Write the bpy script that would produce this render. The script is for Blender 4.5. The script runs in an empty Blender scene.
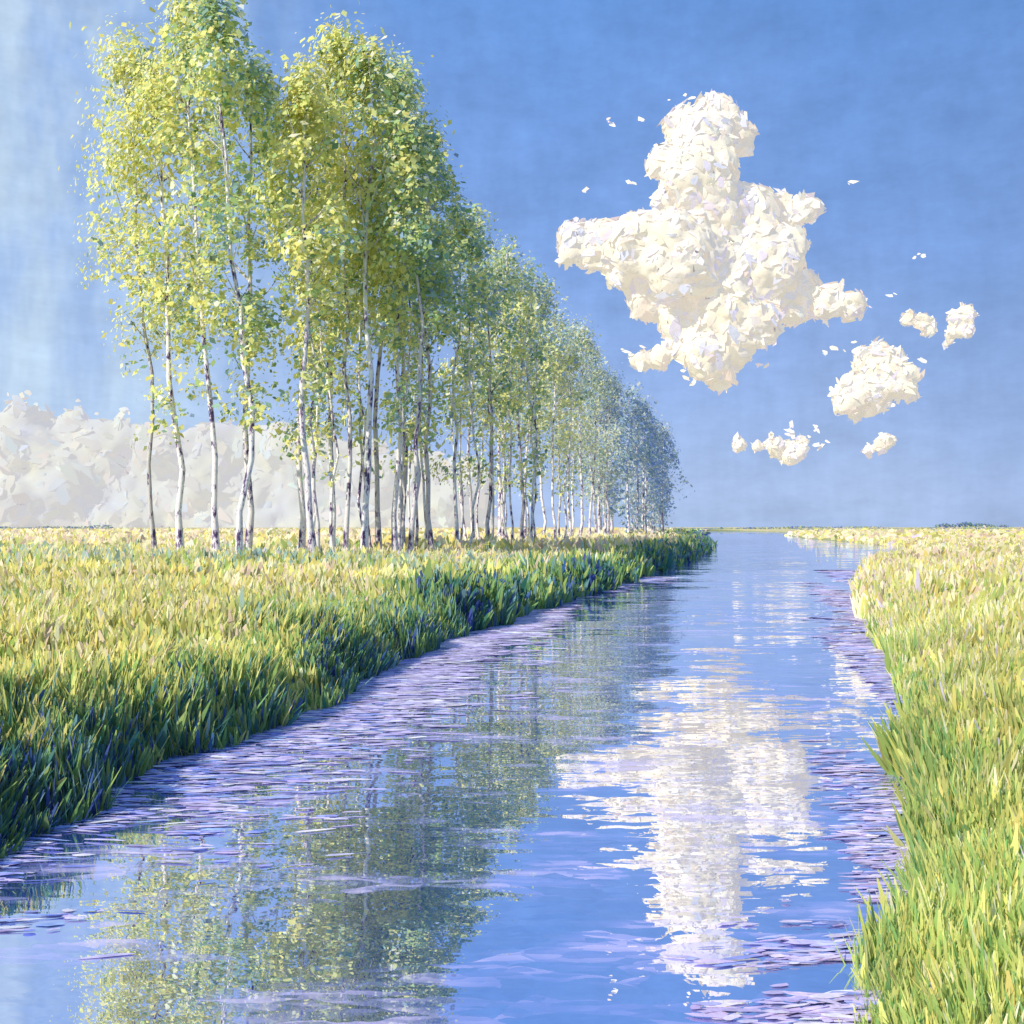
import bpy, math, numpy as np
from mathutils import Vector
rng = np.random.default_rng(11)
scene = bpy.context.scene
scene.view_settings.view_transform='Standard'
scene.view_settings.look='None'
scene.view_settings.exposure=0

# ------------------------------------------------------------------ helpers
class Acc:
    def __init__(s): s.v=[];s.q=[];s.c=[];s.m=[];s.n=0
    def add(s,v,q,c,m=0):
        v=np.asarray(v,float).reshape(-1,3); q=np.asarray(q,int).reshape(-1,4)
        c=np.asarray(c,float)
        if c.ndim==1: c=np.tile(c,(len(v),1))
        s.v.append(v); s.q.append(q+s.n); s.c.append(c); s.m.append(np.full(len(q),m)); s.n+=len(v)
    def build(s,name,mats,loc=(0,0,0),smooth=False):
        v=np.concatenate(s.v);q=np.concatenate(s.q);c=np.concatenate(s.c);m=np.concatenate(s.m)
        v=v-np.array(loc)
        me=bpy.data.meshes.new(name)
        me.vertices.add(len(v)); me.vertices.foreach_set('co',v.astype(np.float32).ravel())
        me.loops.add(len(q)*4); me.loops.foreach_set('vertex_index',q.astype(np.int32).ravel())
        me.polygons.add(len(q))
        me.polygons.foreach_set('loop_start',(np.arange(len(q))*4).astype(np.int32))
        me.polygons.foreach_set('material_index',m.astype(np.int32))
        if smooth: me.polygons.foreach_set('use_smooth',np.ones(len(q),bool))
        a=me.color_attributes.new('Col','FLOAT_COLOR','POINT')
        cc=np.ones((len(v),4),np.float32); cc[:,:3]=np.clip(c,0,1)
        a.data.foreach_set('color',cc.ravel())
        for mt in mats: me.materials.append(mt)
        me.update(); me.validate()
        ob=bpy.data.objects.new(name,me); ob.location=loc
        scene.collection.objects.link(ob)
        return ob

def unit(a): return a/np.maximum(np.linalg.norm(a,axis=-1,keepdims=True),1e-9)

def strokes(acc,P,T,N,L,W,C,kind='dab',m=0,jit=0.12,bend=0.15):
    n=len(P); T=unit(T); B=unit(np.cross(N,T)); N=np.cross(T,B)
    if kind=='leaf':
        u=np.array([-.5,-.05,.5,.05]); v=np.array([0,.5,0.,-.5]); w=np.zeros(4)
        F=[[0,1,2,3]]
    elif kind=='dab':
        u=np.array([-.5,-.5,-.2,-.2,.2,.2,.5,.5]); v=np.array([-.25,.25,-.5,.5,-.46,.46,-.2,.2]); w=np.array([-.4,-.4,.1,.1,.1,.1,-.4,-.4])*bend
        F=[[0,2,3,1],[2,4,5,3],[4,6,7,5]]
    else:
        u=np.array([0,0,.5,.5,1,1]); v=np.array([-.35,.35,-.5,.5,-.10,.10]); w=np.array([0,0,.25,.25,1.,1.])*bend
        F=[[0,2,3,1],[2,4,5,3]]
    k=len(u)
    U=u[None]+rng.normal(0,jit,(n,k))*(kind!='blade'); V=v[None]*(1+rng.normal(0,jit*1.5,(n,k)))
    Wd=np.tile(w,(n,1))
    if kind=='blade': Wd=Wd*rng.normal(0,1,(n,1))
    X=P[:,None]+T[:,None]*(U*L[:,None])[...,None]+B[:,None]*(V*W[:,None])[...,None]+N[:,None]*(Wd*L[:,None])[...,None]
    Q=(np.arange(n)*k)[:,None,None]+np.array(F)[None]
    acc.add(X.reshape(-1,3),Q.reshape(-1,4),np.repeat(C,k,axis=0),m)

def tube(acc,path,rad,sides,c,m):
    path=np.asarray(path,float); n=len(path)
    t=unit(np.gradient(path,axis=0))
    ref=np.tile(np.array([1.,0.2,0]),(n,1))
    b=unit(np.cross(t,ref)); a=np.cross(b,t)
    th=np.linspace(0,2*math.pi,sides,endpoint=False)
    X=path[:,None]+(a[:,None]*np.cos(th)[None,:,None]+b[:,None]*np.sin(th)[None,:,None])*np.asarray(rad)[:,None,None]
    Q=[]
    for i in range(n-1):
        for j in range(sides):
            j2=(j+1)%sides
            Q.append([i*sides+j,i*sides+j2,(i+1)*sides+j2,(i+1)*sides+j])
    acc.add(X.reshape(-1,3),Q,c,m)

def pal(cols,n,wts=None,sp=0.12):
    cols=np.array(cols); 
    p=None if wts is None else np.array(wts)/sum(wts)
    c=cols[rng.choice(len(cols),n,p=p)]
    return np.clip(c*(1+rng.normal(0,sp,(n,1)))+rng.normal(0,.012,(n,3)),0.005,.95)
PH=rng.uniform(0,6.28,(8,2)); AN=rng.uniform(0,3.14,8)
def pn(x,y,s):
    r=0
    for i in range(8):
        f=(0.7+0.45*i)/s
        r=r+np.sin((x*math.cos(AN[i])+y*math.sin(AN[i]))*f*3+PH[i,0])/(1+.25*i)
    return r/3.0

# ------------------------------------------------------------------ materials
def newmat(name):
    m=bpy.data.materials.new(name); m.use_nodes=True; nt=m.node_tree
    for n in list(nt.nodes): nt.nodes.remove(n)
    return m,nt,nt.nodes.new,nt.links.new
def blade_mat(name,transl):
    m,nt,N,Lk=newmat(name)
    out=N('ShaderNodeOutputMaterial'); at=N('ShaderNodeVertexColor'); at.layer_name='Col'
    p=N('ShaderNodeBsdfDiffuse'); Lk(at.outputs['Color'],p.inputs['Color'])
    t=N('ShaderNodeBsdfTranslucent'); Lk(at.outputs['Color'],t.inputs['Color'])
    ms=N('ShaderNodeMixShader'); ms.inputs[0].default_value=transl
    Lk(p.outputs[0],ms.inputs[1]); Lk(t.outputs[0],ms.inputs[2]); Lk(ms.outputs[0],out.inputs[0]); return m
def daub_mat(name,rough=0.7,nscale=3.0,namp=0.25,spec=0.25,bump=0.3,glow=0,bdist=None):
    m,nt,N,Lk=newmat(name)
    out=N('ShaderNodeOutputMaterial'); at=N('ShaderNodeVertexColor'); at.layer_name='Col'
    tc=N('ShaderNodeTexCoord'); no=N('ShaderNodeTexNoise'); no.inputs['Scale'].default_value=nscale; no.inputs['Detail'].default_value=4
    Lk(tc.outputs['Object'],no.inputs['Vector'])
    mr=N('ShaderNodeMapRange'); mr.inputs['From Min'].default_value=.3; mr.inputs['From Max'].default_value=.7
    mr.inputs['To Min'].default_value=1-namp; mr.inputs['To Max'].default_value=1+namp
    Lk(no.outputs['Fac'],mr.inputs['Value'])
    mx=N('ShaderNodeVectorMath'); mx.operation='SCALE'
    Lk(at.outputs['Color'],mx.inputs[0]); Lk(mr.outputs['Result'],mx.inputs['Scale'])
    p=N('ShaderNodeBsdfPrincipled'); p.inputs['Roughness'].default_value=rough
    p.inputs['Specular IOR Level'].default_value=spec
    Lk(mx.outputs['Vector'],p.inputs['Base Color'])
    if glow>0:   # even emission standing in for light scattered inside the vapour
        p.inputs['Emission Color'].default_value=(.93,.90,.96,1); p.inputs['Emission Strength'].default_value=glow
    if bump>0:
        b=N('ShaderNodeBump'); b.inputs['Strength'].default_value=bump; b.inputs['Distance'].default_value=bdist or 0.5/nscale
        Lk(no.outputs['Fac'],b.inputs['Height']); Lk(b.outputs['Normal'],p.inputs['Normal'])
    Lk(p.outputs[0],out.inputs[0])
    return m
M_leaf=blade_mat('birch_leaves',.42)
M_grass=blade_mat('grass_blades',.36)
M_cloud=daub_mat('cloud_vapour',.95,.03,.06,0,.55,.34,8)
M_bank=daub_mat('cloud_bank_vapour',.95,.010,.10,0,.15,.56,10)
M_reflection=daub_mat('lilac_reflection',.5,6,.2,.4,.3)

def bark_mat():
    m,nt,N,Lk=newmat('birch_bark')
    out=N('ShaderNodeOutputMaterial'); tc=N('ShaderNodeTexCoord')
    mp=N('ShaderNodeMapping'); mp.inputs['Scale'].default_value=(2.5,2.5,1.0); Lk(tc.outputs['Object'],mp.inputs[0])
    no=N('ShaderNodeTexNoise'); no.inputs['Scale'].default_value=1.2; no.inputs['Detail'].default_value=5; no.inputs['Roughness'].default_value=.75
    Lk(mp.outputs[0],no.inputs['Vector'])
    cr=N('ShaderNodeValToRGB'); e=cr.color_ramp.elements
    e[0].position=.38; e[0].color=(.06,.04,.11,1); e[1].position=.51; e[1].color=(.95,.91,.88,1)
    x=cr.color_ramp.elements.new(.43); x.color=(.24,.16,.32,1)
    x=cr.color_ramp.elements.new(.46); x.color=(.74,.66,.76,1)
    Lk(no.outputs['Fac'],cr.inputs[0])
    at=N('ShaderNodeVertexColor'); at.layer_name='Col'
    mx=N('ShaderNodeMix'); mx.data_type='RGBA'; mx.blend_type='MULTIPLY'; mx.inputs[0].default_value=1
    Lk(cr.outputs[0],mx.inputs[6]); Lk(at.outputs['Color'],mx.inputs[7])
    p=N('ShaderNodeBsdfPrincipled'); p.inputs['Roughness'].default_value=.8
    Lk(mx.outputs[2],p.inputs['Base Color'])
    b=N('ShaderNodeBump'); b.inputs['Distance'].default_value=.05; Lk(no.outputs['Fac'],b.inputs['Height']); Lk(b.outputs[0],p.inputs['Normal'])
    Lk(p.outputs[0],out.inputs[0]); return m
M_bark=bark_mat()

def ground_mat():
    m,nt,N,Lk=newmat('meadow_ground')
    out=N('ShaderNodeOutputMaterial'); at=N('ShaderNodeVertexColor'); at.layer_name='Col'
    tc=N('ShaderNodeTexCoord')
    no=N('ShaderNodeTexNoise'); no.inputs['Scale'].default_value=.35; no.inputs['Detail'].default_value=6; no.inputs['Roughness'].default_value=.7
    Lk(tc.outputs['Object'],no.inputs['Vector'])
    cr=N('ShaderNodeValToRGB'); e=cr.color_ramp.elements
    e[0].position=.35; e[0].color=(.6,.8,.7,1); e[1].position=.65; e[1].color=(1.25,1.15,1.0,1)
    Lk(no.outputs['Fac'],cr.inputs[0])
    mx=N('ShaderNodeMix'); mx.data_type='RGBA'; mx.blend_type='MULTIPLY'; mx.inputs[0].default_value=1
    Lk(at.outputs['Color'],mx.inputs[6]); Lk(cr.outputs[0],mx.inputs[7])
    p=N('ShaderNodeBsdfDiffuse')
    Lk(mx.outputs[2],p.inputs['Color'])
    n2=N('ShaderNodeTexNoise'); n2.inputs['Scale'].default_value=8; n2.inputs['Detail'].default_value=3; Lk(tc.outputs['Object'],n2.inputs['Vector'])
    b=N('ShaderNodeBump'); b.inputs['Distance'].default_value=.1; Lk(n2.outputs['Fac'],b.inputs['Height']); Lk(b.outputs[0],p.inputs['Normal'])
    Lk(p.outputs[0],out.inputs[0]); return m
M_ground=ground_mat()

def water_mat():
    m,nt,N,Lk=newmat('river_water')
    out=N('ShaderNodeOutputMaterial'); geo=N('ShaderNodeNewGeometry')
    ns=N('ShaderNodeTexNoise'); ns.inputs['Scale'].default_value=2.2; ns.inputs['Detail'].default_value=4
    Lk(geo.outputs['Position'],ns.inputs['Vector'])
    def vor(sx,sy,k,wx,wy):
        ad=N('ShaderNodeVectorMath'); ad.operation='MULTIPLY_ADD'; ad.inputs[1].default_value=(wx,wy,0)
        Lk(ns.outputs['Color'],ad.inputs[0]); Lk(geo.outputs['Position'],ad.inputs[2])
        mp=N('ShaderNodeMapping'); mp.inputs['Scale'].default_value=(sx,sy,1); Lk(ad.outputs[0],mp.inputs[0])
        v=N('ShaderNodeTexVoronoi'); v.inputs['Scale'].default_value=1; Lk(mp.outputs[0],v.inputs['Vector'])
        s=N('ShaderNodeVectorMath'); s.operation='SUBTRACT'; s.inputs[1].default_value=(.5,.5,.5); Lk(v.outputs['Color'],s.inputs[0])
        t=N('ShaderNodeVectorMath'); t.operation='MULTIPLY'; t.inputs[1].default_value=k; Lk(s.outputs[0],t.inputs[0])
        return t,v
    a,va=vor(1.6,6.0,(.006,.026,0),.7,.22); b,vb=vor(.28,.85,(.008,.040,0),1.6,.8); c,vc=vor(4.0,17,(.003,.010,0),.5,.12)
    s=N('ShaderNodeVectorMath'); s.operation='ADD'; Lk(a.outputs[0],s.inputs[0]); Lk(b.outputs[0],s.inputs[1])
    s1=N('ShaderNodeVectorMath'); s1.operation='ADD'; Lk(s.outputs[0],s1.inputs[0]); Lk(c.outputs[0],s1.inputs[1])
    s2=N('ShaderNodeVectorMath'); s2.operation='ADD'; s2.inputs[1].default_value=(0,0,1); Lk(s1.outputs[0],s2.inputs[0])
    nm=N('ShaderNodeVectorMath'); nm.operation='NORMALIZE'; Lk(s2.outputs[0],nm.inputs[0])
    g=N('ShaderNodeBsdfGlossy'); g.inputs['Roughness'].default_value=.006; g.inputs['Color'].default_value=(.97,.98,1,1)
    Lk(nm.outputs[0],g.inputs['Normal'])
    sp=N('ShaderNodeSeparateXYZ'); Lk(va.outputs['Color'],sp.inputs[0])
    spc=N('ShaderNodeSeparateXYZ'); Lk(vc.outputs['Color'],spc.inputs[0])
    mp=N('ShaderNodeMapping'); mp.inputs['Scale'].default_value=(.45,1.1,1); Lk(geo.outputs['Position'],mp.inputs[0])
    pt=N('ShaderNodeTexNoise'); pt.inputs['Scale'].default_value=1.0; pt.inputs['Detail'].default_value=4; Lk(mp.outputs[0],pt.inputs['Vector'])
    pm=N('ShaderNodeMapRange'); pm.inputs['From Min'].default_value=.38; pm.inputs['From Max'].default_value=.64; pm.inputs['To Min'].default_value=0; pm.inputs['To Max'].default_value=.50; Lk(pt.outputs['Fac'],pm.inputs['Value'])
    av=N('ShaderNodeMath'); av.operation='MULTIPLY_ADD'; av.inputs[1].default_value=.38; Lk(sp.outputs['X'],av.inputs[0]); Lk(pm.outputs[0],av.inputs[2])
    av2=N('ShaderNodeMath'); av2.operation='MULTIPLY_ADD'; av2.inputs[1].default_value=.22; Lk(spc.outputs['X'],av2.inputs[0]); Lk(av.outputs[0],av2.inputs[2])
    cr=N('ShaderNodeValToRGB'); e=cr.color_ramp.elements
    e[0].position=.2; e[0].color=(.05,.13,.62,1); e[1].position=.95; e[1].color=(.62,.56,.88,1)
    x=e.new(.55); x.color=(.11,.20,.68,1); x=e.new(.74); x.color=(.28,.33,.78,1)
    Lk(av2.outputs[0],cr.inputs[0])
    d=N('ShaderNodeBsdfDiffuse'); Lk(cr.outputs[0],d.inputs['Color'])
    lw=N('ShaderNodeLayerWeight'); lw.inputs['Blend'].default_value=.35
    mr=N('ShaderNodeMapRange'); mr.inputs['From Min'].default_value=0; mr.inputs['From Max'].default_value=.9
    mr.inputs['To Min'].default_value=.72; mr.inputs['To Max'].default_value=.93; Lk(lw.outputs['Facing'],mr.inputs['Value'])
    fr=N('ShaderNodeMapRange'); fr.inputs['From Min'].default_value=.60; fr.inputs['From Max'].default_value=.94; fr.inputs['To Min'].default_value=0; fr.inputs['To Max'].default_value=.48; Lk(av2.outputs[0],fr.inputs['Value'])
    q=N('ShaderNodeMath'); q.operation='SUBTRACT'; q.use_clamp=True; Lk(mr.outputs[0],q.inputs[0]); Lk(fr.outputs[0],q.inputs[1])
    ms=N('ShaderNodeMixShader'); Lk(q.outputs[0],ms.inputs[0]); Lk(d.outputs[0],ms.inputs[1]); Lk(g.outputs[0],ms.inputs[2])
    Lk(ms.outputs[0],out.inputs[0]); return m
M_water=water_mat()

# ------------------------------------------------------------------ sun direction / world
sd=np.array([-.66,-.60,.60]); sd/=np.linalg.norm(sd)
elev=math.asin(sd[2]); azim=math.atan2(sd[0],sd[1])
w=bpy.data.worlds.new('World'); scene.world=w; w.use_nodes=True
nt=w.node_tree
for n in list(nt.nodes): nt.nodes.remove(n)
N=nt.nodes.new; Lk=nt.links.new
wo=N('ShaderNodeOutputWorld'); bg=N('ShaderNodeBackground'); bg.inputs['Strength'].default_value=.11
sky=N('ShaderNodeTexSky'); sky.sky_type='NISHITA'; sky.sun_disc=False; sky.sun_elevation=elev; sky.sun_rotation=azim
tc=N('ShaderNodeTexCoord'); sep=N('ShaderNodeSeparateXYZ'); Lk(tc.outputs['Generated'],sep.inputs[0])
cr=N('ShaderNodeValToRGB'); e=cr.color_ramp.elements
e[0].position=0; e[0].color=(.37,.50,.78,1); e[1].position=.9; e[1].color=(.10,.22,.56,1)
for p_,c_ in ((.10,(.28,.41,.73,1)),(.25,(.19,.335,.69,1)),(.45,(.13,.285,.66,1))):
    x=e.new(p_); x.color=c_
def wnoise(sc,mapscale,rot=(0,0,0),det=4,rough=.6):
    mp=N('ShaderNodeMapping'); mp.inputs['Scale'].default_value=mapscale; mp.inputs['Rotation'].default_value=rot
    Lk(tc.outputs['Generated'],mp.inputs[0])
    no=N('ShaderNodeTexNoise'); no.inputs['Scale'].default_value=sc; no.inputs['Detail'].default_value=det; no.inputs['Roughness'].default_value=rough
    Lk(mp.outputs[0],no.inputs['Vector']); return no
n0=wnoise(3,(1,1,.6),(0,.5,0),2)
ma=N('ShaderNodeMath'); ma.operation='MULTIPLY_ADD'; ma.inputs[1].default_value=.22; Lk(n0.outputs['Fac'],ma.inputs[0])
mb=N('ShaderNodeMath'); mb.operation='SUBTRACT'; mb.inputs[1].default_value=.12; Lk(sep.outputs['Z'],mb.inputs[0]); Lk(mb.outputs[0],ma.inputs[2])
Lk(ma.outputs[0],cr.inputs[0])
hz=N('ShaderNodeMapRange'); hz.interpolation_type='SMOOTHSTEP'
hz.inputs['From Min'].default_value=-.06; hz.inputs['From Max'].default_value=-.46; Lk(sep.outputs['X'],hz.inputs['Value'])
n1=wnoise(5,(5,5,1.0),det=3); hr=N('ShaderNodeMapRange'); hr.inputs['From Min'].default_value=.35; hr.inputs['From Max'].default_value=.65; Lk(n1.outputs['Fac'],hr.inputs['Value'])
hr.inputs['To Min'].default_value=.45; hr.inputs['To Max'].default_value=1
hm=N('ShaderNodeMath'); hm.operation='MULTIPLY'; Lk(hz.outputs[0],hm.inputs[0]); Lk(hr.outputs[0],hm.inputs[1])
mx=N('ShaderNodeMix'); mx.data_type='RGBA'; Lk(hm.outputs[0],mx.inputs[0]); Lk(cr.outputs[0],mx.inputs[6]); mx.inputs[7].default_value=(.49,.63,.80,1)
n2=wnoise(10,(1.2,1.2,3.0),(0,.75,.2),4,.75); n4=wnoise(12,(3.2,3.2,.8),(0,-.35,0),3,.65)
def rng_(node,lo,hi):
    g=N('ShaderNodeMapRange'); g.inputs['From Min'].default_value=.3; g.inputs['From Max'].default_value=.7; g.inputs['To Min'].default_value=lo; g.inputs['To Max'].default_value=hi; Lk(node.outputs['Fac'],g.inputs['Value']); return g
def mul(a,b):
    m=N('ShaderNodeMath'); m.operation='MULTIPLY'; Lk(a.outputs[0],m.inputs[0]); Lk(b.outputs[0],m.inputs[1]); return m
gx=N('ShaderNodeMapRange'); gx.inputs['From Min'].default_value=.05; gx.inputs['From Max'].default_value=.5; gx.inputs['To Min'].default_value=10.6; gx.inputs['To Max'].default_value=9.5; Lk(sep.outputs['X'],gx.inputs['Value'])
g10=mul(mul(rng_(n2,.91,1.10),rng_(n4,.95,1.06)),gx)
sc=N('ShaderNodeVectorMath'); sc.operation='SCALE'; Lk(mx.outputs[2],sc.inputs[0]); Lk(g10.outputs[0],sc.inputs['Scale'])
fm=N('ShaderNodeMix'); fm.data_type='RGBA'; fm.inputs[0].default_value=.92; Lk(sky.outputs[0],fm.inputs[6]); Lk(sc.outputs[0],fm.inputs[7])
Lk(fm.outputs[2],bg.inputs['Color']); Lk(bg.outputs[0],wo.inputs[0])

sl=bpy.data.lights.new('sun','SUN'); sl.energy=4.4; sl.angle=math.radians(.6); sl.color=(1,.93,.80)
so=bpy.data.objects.new('sun',sl); scene.collection.objects.link(so); so.location=(-60,-30,60)
so.rotation_euler=Vector((-sd).tolist()).to_track_quat('-Z','Y').to_euler()

# ------------------------------------------------------------------ terrain
LY=np.array([-300,-20,0,6,8.9,10.2,12.1,14.4,17.3,21.3,25.4,34,47.6,65,91,120,150,200,300,500,620,750,9000])
LX=np.array([-40,-8,-6.2,-5.4,-4.9,-4.6,-4.5,-3.9,-3.15,-2.8,-2.0,.27,4.2,9,15.7,22.5,29,37,56,98,118,150,150])
RY=np.array([-300,-20,0,6,7.1,8,10.2,13,17.3,24.4,38.5,51.7,79,105,118,140,170,200,250,350,500,620,750,9000])
RX=np.array([20,3,1.8,2.3,2.8,3.3,4.2,5.3,7.0,9.2,13.7,18.2,29,46,54,56,62,68,75,96,142,158,152,152])
def wob(y): 
    a=np.clip(np.abs(y)/45,.5,3)
    return a*(.24*np.sin(y*1.9)+.23*np.sin(y*.83+1)+.18*np.sin(y*4.1+2))*np.clip((700-y)/200,0,1)
def Lf(y): return np.interp(y,LY,LX)+wob(y)
def Rf(y): return np.interp(y,RY,RX)+wob(y*1.13+5)*.75
def hL(d): return np.interp(d,[-1.5,0,.35,1.3,4,15,60,400],[-.8,-.05,.45,.95,1.25,1.5,1.5,1.6])
def hR(d): return np.interp(d,[-1.5,0,.6,2,6,20,60,400],[-.8,-.05,.22,.5,.8,1.0,1.1,1.3])
def height(x,y):
    l=Lf(y)-x; r=x-Rf(y)
    h=np.where(l>r,hL(l),hR(r))
    far=np.clip((y-640)/110,0,1)
    h=h*(1-far)+np.maximum(h,1.3)*far
    return h+.08*pn(x,y,6)*np.clip(np.maximum(l,r)/3,0,1)
ys=np.concatenate([np.linspace(-300,-20,12),np.linspace(-18,5,24),np.arange(5.2,30,.25),30*np.power(1.02,np.arange(0,165)),[900,1100,1500,2200,3500,6000,9000]])
ys=np.unique(np.sort(ys)); 
off=np.array([0,.12,.25,.4,.6,.9,1.3,1.8,2.5,3.3,4.2,5.5,7.5,10,13,17,22,28,36,48,64,85,115,160,230,350,600,1200,2500,5000,9000])
cols=[]
for y in ys:
    l=Lf(y); r=max(Rf(y),l+1.5)
    ins=min(1.5,(r-l)*.3)
    cols.append(np.concatenate([l-off[::-1],[l+ins*.5,l+ins,(l+r)/2,r-ins,r-ins*.5],r+off]))
GX=np.array(cols); GY=np.repeat(ys[:,None],GX.shape[1],1)
GZ=height(GX,GY)
ny,nx=GX.shape
idx=np.arange(ny*nx).reshape(ny,nx)
Q=np.stack([idx[:-1,:-1],idx[:-1,1:],idx[1:,1:],idx[1:,:-1]],-1).reshape(-1,4)
d1=np.maximum(Lf(GY)-GX,GX-Rf(GY)).ravel()
k=np.clip(d1/2.5,0,1)[:,None]
f=np.clip((GY.ravel()-25)/60,0,1)[:,None]
leftm=((Lf(GY)-GX).ravel()>0)[:,None]
edgec=np.where(leftm,np.array([[.07,.13,.24]]),np.array([[.34,.36,.20]]))  # left edge tinted dark blue: bank shade put into ground colour
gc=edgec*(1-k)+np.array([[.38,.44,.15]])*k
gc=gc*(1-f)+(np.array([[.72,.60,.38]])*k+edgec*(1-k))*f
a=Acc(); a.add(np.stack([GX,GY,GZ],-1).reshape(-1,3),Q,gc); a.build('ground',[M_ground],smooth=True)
a=Acc(); wy=np.array([-300,-50,0,20,60,150,400,800.]); 
wx=np.array([-60,-20,0,20,60,150,260.]) 
WX,WY=np.meshgrid(wx,wy); ii=np.arange(WX.size).reshape(WX.shape)
a.add(np.stack([WX,WY,WX*0],-1).reshape(-1,3),np.stack([ii[:-1,:-1],ii[:-1,1:],ii[1:,1:],ii[1:,:-1]],-1).reshape(-1,4),np.array([.2,.3,.6]))
a.build('river_water',[M_water])

# ------------------------------------------------------------------ grass
def grass(side,y0,y1,n,maxd,edge=False):
    y=np.exp(rng.uniform(math.log(y0),math.log(y1),n))
    if edge: d=np.abs(rng.normal(0,.5,n))*(1+y/60)-.15
    else:
        half=.56*y+3
        if side=='L': span=np.minimum(np.maximum(half+Lf(y),2),maxd)
        else: span=np.minimum(np.maximum(half-Rf(y),2),maxd)
        d=rng.uniform(0,1,n)**1.15*span
    x=Lf(y)-d if side=='L' else Rf(y)+d
    z=height(x,y)
    return np.stack([x,y,z],-1),d
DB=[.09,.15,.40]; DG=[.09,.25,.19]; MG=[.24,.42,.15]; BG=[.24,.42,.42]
G1=[.40,.53,.16]; YG=[.66,.67,.22]; YL=[.90,.76,.26]; CR=[.93,.84,.54]; PK=[.94,.73,.58]; OL=[.60,.60,.28]; SG=[.46,.60,.52]; LI=[.70,.62,.82]
def add_grass(acc,side,P,d,Ls,Ws,lean=.25):
    n=len(P); y=P[:,1]; q=rng.uniform(0,1,n)
    nz=pn(P[:,0],y,5)*.5+pn(P[:,0]*1.3,y*.6,1.6)*.6
    big=pn(P[:,0]+40,y*.7,9)
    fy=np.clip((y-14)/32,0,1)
    if side=='L':
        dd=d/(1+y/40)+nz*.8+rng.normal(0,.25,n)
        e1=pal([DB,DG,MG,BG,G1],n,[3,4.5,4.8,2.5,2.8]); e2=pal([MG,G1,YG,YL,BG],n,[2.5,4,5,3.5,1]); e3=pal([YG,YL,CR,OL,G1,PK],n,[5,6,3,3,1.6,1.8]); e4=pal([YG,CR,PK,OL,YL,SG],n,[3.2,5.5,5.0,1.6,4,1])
        C=np.where((dd<.36)[:,None],e1,np.where((dd<1.15)[:,None],e2,e3))  # bluish waterline blades carry the bank's shade in their colour
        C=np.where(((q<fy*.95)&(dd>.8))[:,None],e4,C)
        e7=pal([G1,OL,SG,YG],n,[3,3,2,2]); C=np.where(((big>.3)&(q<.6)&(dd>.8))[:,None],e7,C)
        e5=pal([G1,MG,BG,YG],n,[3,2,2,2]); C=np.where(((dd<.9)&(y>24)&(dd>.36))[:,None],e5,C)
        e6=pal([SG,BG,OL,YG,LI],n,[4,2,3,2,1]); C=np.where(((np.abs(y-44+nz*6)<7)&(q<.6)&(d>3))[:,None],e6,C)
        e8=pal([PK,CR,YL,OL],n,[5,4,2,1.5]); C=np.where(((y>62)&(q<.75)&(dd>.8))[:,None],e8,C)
    else:
        e1=pal([MG,G1,YG,OL],n,[2,4,4,1]); e2=pal([G1,YG,YL,CR,OL,LI],n,[3.2,7,2.5,2.2,2,.3]); e0=pal([G1,YG,MG,CR,YL],n,[5,6,1.5,1,1.5]); e4=pal([YG,CR,PK,OL,YL,LI],n,[3.5,5.5,5,1.8,3,.6])
        C=np.where((q<np.clip((12-y)/5,0,.85))[:,None],e0,e2)
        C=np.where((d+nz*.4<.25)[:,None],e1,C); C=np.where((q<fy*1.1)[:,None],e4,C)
    C=C*(1+.20*nz)[:,None]
    T=np.stack([rng.normal(.06,lean,n)+.40*pn(P[:,0],y,3),rng.normal(0,lean,n),np.ones(n)],-1)
    Nn=np.stack([rng.normal(-.5,.5,n),rng.normal(-1,.5,n),rng.normal(0.3,.2,n)],-1)
    Ls=Ls*(1+.55*pn(P[:,0]+9,y*.8,1.8))
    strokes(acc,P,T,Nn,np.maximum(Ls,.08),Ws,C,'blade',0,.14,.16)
for side,name in (('L','meadow_grass'),('R','reed_grass')):
    acc=Acc()
    m=.75 if side=='R' else 1
    for (y0,y1,n,l0,l1,w0,w1,md,ed) in (
        (3,13,18000,.10,.34,.010,.05,30,False),(11,30,22000,.16,.46,.02,.14,30,False),(28,62,18000,.2,.55,.05,.30,60,False),
        (60,150,12000,.3,.8,.15,.8,110,False),(150,500,6000,.5,1.1,.5,2.2,250,False),
        (4,30,15000,.2,.6,.015,.07,30,True),(7,40,3000,.3,.6,.05,.12,30,True),(28,200,11000,.4,.9,.06,.28,30,True)):
        n=int(n*m); P,d=grass(side,y0,y1,n,md,ed)
        Ls=rng.uniform(l0,l1,n)*(1.25 if side=='R' and 13<y1<=62 else 1); Ws=w0+(w1-w0)*rng.uniform(0,1,n)**2
        if ed: Ls=Ls*np.clip(P[:,1]/14,.45,1); Ws=Ws*np.clip(P[:,1]/14,.4,1)
        add_grass(acc,side,P,d,Ls,Ws)
    acc.build(name,[M_grass])

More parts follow.
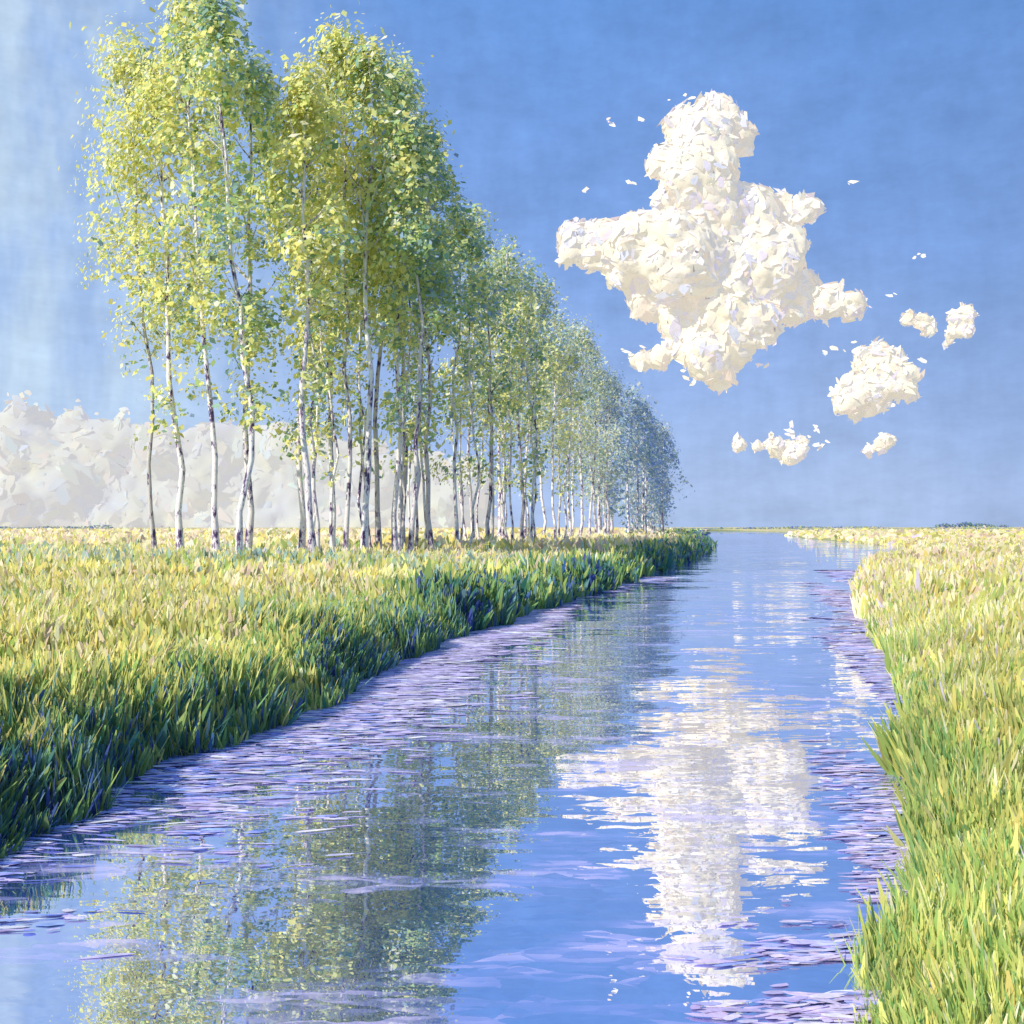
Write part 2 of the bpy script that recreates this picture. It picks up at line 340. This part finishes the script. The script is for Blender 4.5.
# ------------------------------------------------------------------ lilac sky reflections along both banks, laid on as coloured strokes
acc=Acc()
def shore_reflection(side,n,y0,y1,wid):
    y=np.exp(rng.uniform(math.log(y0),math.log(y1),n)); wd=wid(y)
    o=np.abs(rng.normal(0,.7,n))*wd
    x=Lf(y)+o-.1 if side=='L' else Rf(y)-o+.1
    s=np.clip(y/18,.45,6)
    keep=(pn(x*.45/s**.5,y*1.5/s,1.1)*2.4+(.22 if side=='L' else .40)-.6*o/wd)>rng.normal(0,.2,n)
    x,y,s=x[keep],y[keep],s[keep]; n=len(x)
    P=np.stack([x,y,rng.uniform(.006,.02,n)],-1)
    T=np.stack([np.ones(n),rng.normal(.06,.16,n),rng.normal(0,.01,n)],-1)
    Nn=np.stack([rng.normal(0,.04,n),rng.normal(0,.05,n),np.ones(n)],-1)
    L=rng.uniform(.12,.7,n)*s; W=rng.uniform(.03,.12,n)*s*1.1
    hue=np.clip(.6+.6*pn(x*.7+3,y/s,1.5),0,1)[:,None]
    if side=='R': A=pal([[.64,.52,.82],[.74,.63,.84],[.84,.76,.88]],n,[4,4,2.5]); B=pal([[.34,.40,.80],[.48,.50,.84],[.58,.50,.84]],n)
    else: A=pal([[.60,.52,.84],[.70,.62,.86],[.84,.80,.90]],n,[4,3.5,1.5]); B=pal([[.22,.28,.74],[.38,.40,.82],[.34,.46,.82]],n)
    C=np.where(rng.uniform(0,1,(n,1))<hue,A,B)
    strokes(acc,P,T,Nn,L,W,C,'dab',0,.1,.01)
shore_reflection('L',7500,6,60,lambda y:np.interp(y,[6,10,15,25,60],[1.0,1.5,2.0,1.6,1.4]))
shore_reflection('R',7500,5,70,lambda y:np.interp(y,[5,8,12,17,38,70],[1.0,1.0,.8,.9,1.4,2.2]))
acc.build('lilac_reflection_strokes',[M_reflection])

# ------------------------------------------------------------------ trees
LF=dict(Y=[.95,.87,.32],LG=[.79,.81,.34],G=[.48,.62,.26],B=[.36,.54,.46],BL=[.38,.52,.76],C=[.95,.93,.72],D=[.24,.38,.22])
def tree_into(acc,x,y,H,R,cool,nleaf,lean=(0,0),r0=.16,far=False,base=.40,blue=0.):
    z0=float(height(np.array([x]),np.array([y]))[0])-.1
    n=12 if not far else 6
    t=np.linspace(0,1,n)
    wx=np.cumsum(rng.normal(0,.15,n)); wy=np.cumsum(rng.normal(0,.1,n)); wx=wx-wx[0]-t*(wx[-1]-wx[0])*.6; wy-=wy[0]
    px=x+lean[0]*t**1.2+wx; py=y+lean[1]*t+wy; pz=z0+t*H*.97
    path=np.stack([px,py,pz],-1)
    rad=r0*(1-.82*t)+.015; rad[0]*=1.35
    tone=rng.uniform(.6,1.2)
    tube(acc,path,rad,7 if not far else 4,np.array([tone,tone*.97,tone]),0)
    def P(tt): return np.array([np.interp(tt,t,path[:,i]) for i in range(3)])
    def prof(s): return np.clip(np.interp(s,[0,.12,.35,.6,.8,.93,1],[.35,.7,1,.92,.66,.36,.08]),.05,1)
    ncl=int(46 if not far else 26)
    nl=16 if not far else 5
    for i in range(nl):
        tt=rng.uniform(base*.85,.92); s=(tt-base)/(1-base); L=R*prof(np.clip(s,0,1))*rng.uniform(.6,1.0)
        an=rng.uniform(0,6.28); p0=P(tt); q=np.linspace(0,1,4)
        pts=p0+np.stack([np.cos(an)*L*q,np.sin(an)*L*q,L*(.9*q+.25*q*q)],-1)
        tube(acc,pts,.045*(1-.75*q)*(r0/.16),4,np.array([tone*.8]*3),0)
    s=rng.uniform(0,1,ncl)**.8; s[:6]=rng.uniform(.88,1,6)
    cen=np.array([P(base+(1-base)*q) for q in s])
    an=rng.uniform(0,6.28,ncl); rr=R*prof(s)*np.sqrt(rng.uniform(0.02,1,ncl))
    cen[:,0]+=np.cos(an)*rr; cen[:,1]+=np.sin(an)*rr; cen[:,2]+=rng.normal(0,.3,ncl)
    cs=rng.uniform(.3,.85,ncl)*R/3.0*(1.25 if far else 1)
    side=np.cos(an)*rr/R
    cl_cool=np.clip(cool*.9+.32*side+rng.normal(0,.24,ncl),0,1)  # cooler colour on the right paints the crown's shaded side
    nsp=8
    sp=np.array([P(q) for q in rng.uniform(base*.55,base,nsp)]); sp[:,:2]+=rng.normal(0,R*.33,(nsp,2))
    cen=np.concatenate([cen,sp]); cs=np.concatenate([cs,rng.uniform(.25,.5,nsp)]); cl_cool=np.concatenate([cl_cool,rng.uniform(0,1,nsp)])
    wt=np.concatenate([cs[:ncl]**2,cs[ncl:]**2*.5]); wt/=wt.sum()
    ci=rng.choice(len(cen),nleaf,p=wt)
    g=rng.normal(0,1,(nleaf,3))*cs[ci][:,None]*np.array([.8,.8,.95])
    pos=cen[ci]+g
    axis=np.stack([np.interp(pos[:,2],path[:,2],path[:,i]) for i in range(2)],-1)
    outw=np.concatenate([pos[:,:2]-axis,np.full((nleaf,1),.6)],-1)
    Nn=unit(unit(outw)*.7+unit(g)*.35+np.array([-.4,-.4,.3])+rng.normal(0,.42,(nleaf,3)))
    T=np.cross(Nn,rng.normal(0,1,(nleaf,3))); T[:,2]+=.3
    sz=(.09+.26*rng.uniform(0,1,nleaf)**2.4)*(1 if not far else 2.0)
    cc=cl_cool[ci]
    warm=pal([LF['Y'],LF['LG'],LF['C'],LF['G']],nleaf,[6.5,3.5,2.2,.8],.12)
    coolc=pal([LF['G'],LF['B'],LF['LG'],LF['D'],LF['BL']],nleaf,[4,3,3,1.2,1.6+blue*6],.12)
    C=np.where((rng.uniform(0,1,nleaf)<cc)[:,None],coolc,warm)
    if blue>0: C=C*(1-blue*.55)+np.array([.34,.46,.80])*blue*.55  # distance haze put into the leaf colour as a blue tint
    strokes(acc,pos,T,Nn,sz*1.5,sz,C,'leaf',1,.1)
trees=[
 (-19.6,55,30,3.6,.02,(-1.9,0)),(-17.2,52,27.5,3.1,.05,(-1.4,0)),(-14.9,50.5,30.5,3.0,.25,(-1.6,0)),(-12.4,45.5,28,2.5,.72,(-1.1,0)),(-14.3,54,28.5,3.0,.6,(.1,0)),
 (-11.4,54,25.5,2.3,.0,(.1,0)),(-9.3,47,24.5,2.2,.02,(-.3,0)),(-10.1,56,29,2.5,.05,(.2,0)),(-8.7,52,29.3,2.7,.08,(0,0)),(-7.4,50,28,2.6,.3,(.2,0)),
 (-7.7,58,31,2.8,.5,(.4,0)),(-6.3,54,27.8,2.6,.6,(.2,0)),(-5.2,51,24.5,2.2,.75,(.1,0)),(-4.8,60,27,2.6,.75,(.2,0)),(-6.9,63,28,2.6,.6,(0,0)),(-10.8,60,26,2.4,.15,(0,0)),
 (-3.6,66,24,2.7,.6,(0,0)),(-1.6,70,22.5,2.6,.5,(0,0)),(-2.9,76,27.3,3.0,.75,(.2,0)),(-.6,80,26,3.0,.7,(0,0)),(.8,77,21.5,2.6,.2,(.1,0)),
 (-1.0,88,28.5,3.0,.8,(0,0)),(1.2,92,27.5,3.0,.8,(.2,0)),(2.9,96,26.5,3.1,.5,(0,0)),(3.7,88,19.5,2.6,.1,(0,0)),(4.9,104,26.5,3.2,.5,(0,0)),
 (5.6,98,20.5,2.8,.05,(0,0)),(7.4,110,25.5,3.2,.3,(0,0)),(7.2,120,28,3.3,.85,(0,0)),(10.2,122,22.5,3.2,.1,(0,0)),(10.4,133,27,3.4,.85,(0,0)),(13.2,136,23.5,3.3,.25,(0,0)),(14.0,150,26.5,3.6,.9,(0,0))]
for i,(x,y,zt,R,cool,lean) in enumerate(trees):
    acc=Acc(); nl=int(5200 if y<68 else 3000)
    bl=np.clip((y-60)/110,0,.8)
    g2=5<=i<=15
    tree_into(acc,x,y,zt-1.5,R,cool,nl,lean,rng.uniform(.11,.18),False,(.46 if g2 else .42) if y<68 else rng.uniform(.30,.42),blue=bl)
    acc.build('birch_tree',[M_bark,M_leaf],loc=(x,y,float(height(np.array([x]),np.array([y]))[0])))
acc=Acc(); 
for s in np.linspace(0,1,34):
    y=148+150*s**1.15; x=np.interp(y,[148,200,250,300],[14,25.5,34,41])+rng.normal(0,1.8)
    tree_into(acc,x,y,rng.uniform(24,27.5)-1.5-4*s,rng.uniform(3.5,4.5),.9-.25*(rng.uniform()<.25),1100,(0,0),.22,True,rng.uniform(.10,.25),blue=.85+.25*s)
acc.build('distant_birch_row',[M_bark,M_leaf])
acc=Acc()
for i in range(22):
    y=rng.uniform(50,85); x=np.interp(y,[50,85],[-8,0])+rng.normal(0,2.4)
    tree_into(acc,x,y,rng.uniform(14,20),1.1,rng.uniform(0,.8),400,(rng.normal(0,.4),0),.08,False,.5)
acc.build('birch_saplings',[M_bark,M_leaf])
acc=Acc()
def hedge(x0,x1,y,h,n,col):
    X=rng.uniform(x0,x1,n); hh=h*np.clip(.55+.45*pn(X,X*0+y,(x1-x0)/5),.15,1)
    Z=1.2+rng.uniform(0,1,n)*hh; P=np.stack([X,y+rng.normal(0,3,n),Z],-1)
    strokes(acc,P,rng.normal(0,1,(n,3))*[1,.2,.4],np.stack([rng.normal(-.3,.4,n),-np.ones(n),rng.normal(.4,.3,n)],-1),rng.uniform(1,2.5,n),rng.uniform(.6,1.4,n),pal(col,n),'dab',0)
hc=[[.18,.26,.6],[.16,.28,.30],[.4,.5,.4]]
hedge(395,460,930,6.5,900,hc); hedge(130,330,880,2.5,900,hc+[[.6,.6,.3]]); hedge(200,420,700,2.2,900,[[.6,.62,.25],[.4,.5,.45],[.7,.6,.55]]); hedge(-700,-380,950,5,1500,hc+[[.6,.55,.4]])
acc.build('distant_hedgerow',[M_leaf])

# ------------------------------------------------------------------ clouds
def cloud(name,dist,lobes,fleck=(),dens=1.0,size=1.0,cols=None,wts=None,squash=.6,vox=3.5,mat=None,tilt=.15):
    """lobes: (x,z,r) in thousandths of the distance; merged into one billowy skin"""
    lo=np.array(lobes,float); S=dist/1000
    c0=lo[:,:2].mean(0); C0=np.array([c0[0]*S,dist,c0[1]*S])
    vs=[];fs=[];nn=0
    nu,nv=14,9
    th=np.linspace(0,2*math.pi,nu,endpoint=False); ph=np.linspace(0.05,math.pi-.05,nv)
    TH,PHI=np.meshgrid(th,ph); D=np.stack([np.sin(PHI)*np.cos(TH),np.sin(PHI)*np.sin(TH)*squash,np.cos(PHI)],-1).reshape(-1,3)
    for (lx,lz,lr) in lo:
        c=np.array([lx*S,dist+rng.normal(0,.3)*lr*S,lz*S+3])-C0
        vs.append(c+D*lr*S*.93)
        for i in range(nv-1):
            for j in range(nu): fs.append([nn+i*nu+j,nn+(i+1)*nu+j,nn+(i+1)*nu+(j+1)%nu,nn+i*nu+(j+1)%nu])
        fs.append([nn+j for j in range(nu)]); fs.append([nn+(nv-1)*nu+j for j in range(nu)][::-1])
        nn+=nu*nv
    me=bpy.data.meshes.new('tmp'); me.from_pydata(np.concatenate(vs).tolist(),[],fs); 
    ob=bpy.data.objects.new('tmp',me); scene.collection.objects.link(ob)
    md=ob.modifiers.new('r','REMESH'); md.mode='VOXEL'; md.voxel_size=vox*S
    sm=ob.modifiers.new('s','SMOOTH'); sm.iterations=3; sm.factor=.5
    for ns,st in ((30,18),(11,8)):
        tx=bpy.data.textures.new('t','CLOUDS'); tx.noise_scale=ns*S; tx.noise_depth=2
        dm=ob.modifiers.new('d','DISPLACE'); dm.texture=tx; dm.strength=st*S; dm.mid_level=.5; dm.texture_coords='LOCAL'
    dg=bpy.context.evaluated_depsgraph_get(); dg.update(); em=ob.evaluated_get(dg).to_mesh()
    nvv=len(em.vertices); V=np.zeros(nvv*3,np.float32); em.vertices.foreach_get('co',V); V=V.reshape(-1,3)+C0
    F=np.array([list(p.vertices) for p in em.polygons if len(p.vertices)==4])
    ob.evaluated_get(dg).to_mesh_clear(); bpy.data.objects.remove(ob); bpy.data.meshes.remove(me)
    acc=Acc()
    cols=cols or [[.63,.57,.43],[.61,.58,.52],[.52,.47,.55],[.63,.52,.38],[.46,.47,.58]]; wts=wts or [6,3,1.8,1.5,1]
    pc=pn(V[:,0]/S,V[:,2]/S,38)[:,None]
    acc.add(V,F,np.clip(np.array(cols[0])*.94+pc*np.array([-.03,-.02,.04]),0,.92))
    A=V[F[:,0]];B=V[F[:,1]];Cc=V[F[:,2]];Dd=V[F[:,3]]
    nr=np.cross(Cc-A,Dd-B); ar=np.linalg.norm(nr,axis=1)/2; ce=(A+B+Cc+Dd)/4; nr=unit(nr)
    n=int(ar.sum()/(S*S)/45*dens/size**2)
    ix=rng.choice(len(F),n,p=ar/ar.sum())
    Nn=unit(nr[ix]+rng.normal(0,tilt,(n,3)))
    P=ce[ix]+nr[ix]*(rng.uniform(-.3,1.6,n)*S)[:,None]
    T=np.cross(Nn,rng.normal(0,1,(n,3))+np.array([0,.0,0]))
    L=rng.uniform(3,18,n)*S*size; W=L*rng.uniform(.3,.65,n)
    strokes(acc,P,T,Nn,L,W,pal(cols,n,wts,.03),'dab',0,.16,.05)
    for fx,fz,fr,fn in fleck:
        n=fn; P=np.stack([fx*S+rng.normal(0,fr,n)*S,dist+rng.normal(0,2,n)*S,fz*S+3+rng.normal(0,fr*.5,n)*S],-1)
        Nn=unit(rng.normal(0,.25,(n,3))+np.array([-.4,-1,.3])); T=np.cross(Nn,rng.normal(0,.4,(n,3))+np.array([.3,0,1]))
        L=rng.uniform(3,9,n)*S; strokes(acc,P,T,Nn,L,L*rng.uniform(.35,.65,n),pal(cols,n,wts,.03),'dab',0,.16,.08)
    return acc.build(name,[mat or M_cloud],loc=tuple(C0),smooth=True)
big=[(172,405,22),(206,408,28),(228,388,18),(190,382,34),(156,364,22),(185,345,40),(165,330,25),(195,310,48),(235,308,38),(268,308,28),(292,318,15),(306,322,8),
 (66,292,20),(90,282,28),(58,274,13),(130,278,36),(165,265,44),(108,256,19),(140,234,28),(205,262,50),(248,262,46),(282,238,32),(314,226,20),(338,220,14),(278,280,20),
 (215,222,46),(180,208,34),(238,205,30),(190,174,30),(218,178,26),(150,172,15),(132,168,9),(205,152,17)]
cloud('cumulus_cloud',1200,big,[(100,408,3,3),(128,410,3,2),(172,430,6,3),(340,345,2,2),(345,222,9,7),(60,300,9,6),(118,175,5,4),(120,346,3,3),(250,162,4,3),(75,340,2,1),(300,318,8,5),(95,258,8,5),(150,385,6,4),(170,150,8,4)])
cloud('cumulus_cloud',1000,[(336,124,13),(350,140,20),(366,158,24),(384,166,18),(396,152,13),(352,168,12),(380,142,18),(345,114,10),(366,126,13),(398,132,9),(372,182,8)],[(322,136,5,4),(400,166,6,4),(335,178,7,4),(315,172,4,2)],vox=2.5,size=.8)
cloud('cumulus_cloud',1080,[(398,210,9),(410,207,9),(418,203,6),(438,190,9),(446,202,14),(452,212,9),(434,182,5)],[(385,232,4,2),(405,270,2,1),(412,275,3,2)],vox=2.,size=.6)
cloud('cumulus_cloud',900,[(262,82,11),(245,80,8),(280,78,10),(228,84,6),(291,84,6),(258,92,6),(368,82,12),(378,85,8),(358,78,6)],[(275,94,8,5),(305,100,3,3),(310,85,5,3),(222,78,5,3)],vox=2.,size=.6)
bank=[]
for x in np.arange(-900,-20,24):
    top=np.interp(x,[-900,-520,-420,-300,-200,-120,-20],[140,116,108,100,96,86,46])+rng.normal(0,4)
    for z in list(np.arange(-5,top-22,26))+[top-20]: bank.append((x+rng.normal(0,6),z,rng.uniform(22,30)))
cloud('cloud_bank',2600,bank,[(-480,122,14,8),(-500,126,14,8),(-430,118,12,6),(-380,112,12,5)],dens=.6,size=1.2,cols=[[.22,.24,.20],[.24,.23,.17],[.18,.23,.24]],wts=[5,3,2],vox=5,mat=M_bank,tilt=.06,squash=.3)

# ------------------------------------------------------------------ camera
cd=bpy.data.cameras.new('camera'); cd.lens=35.16; cd.sensor_width=36; cd.clip_end=20000; cd.clip_start=.1
co=bpy.data.objects.new('camera',cd); scene.collection.objects.link(co)
co.location=(0,0,3); co.rotation_euler=(math.radians(90.86),0,0); scene.camera=co
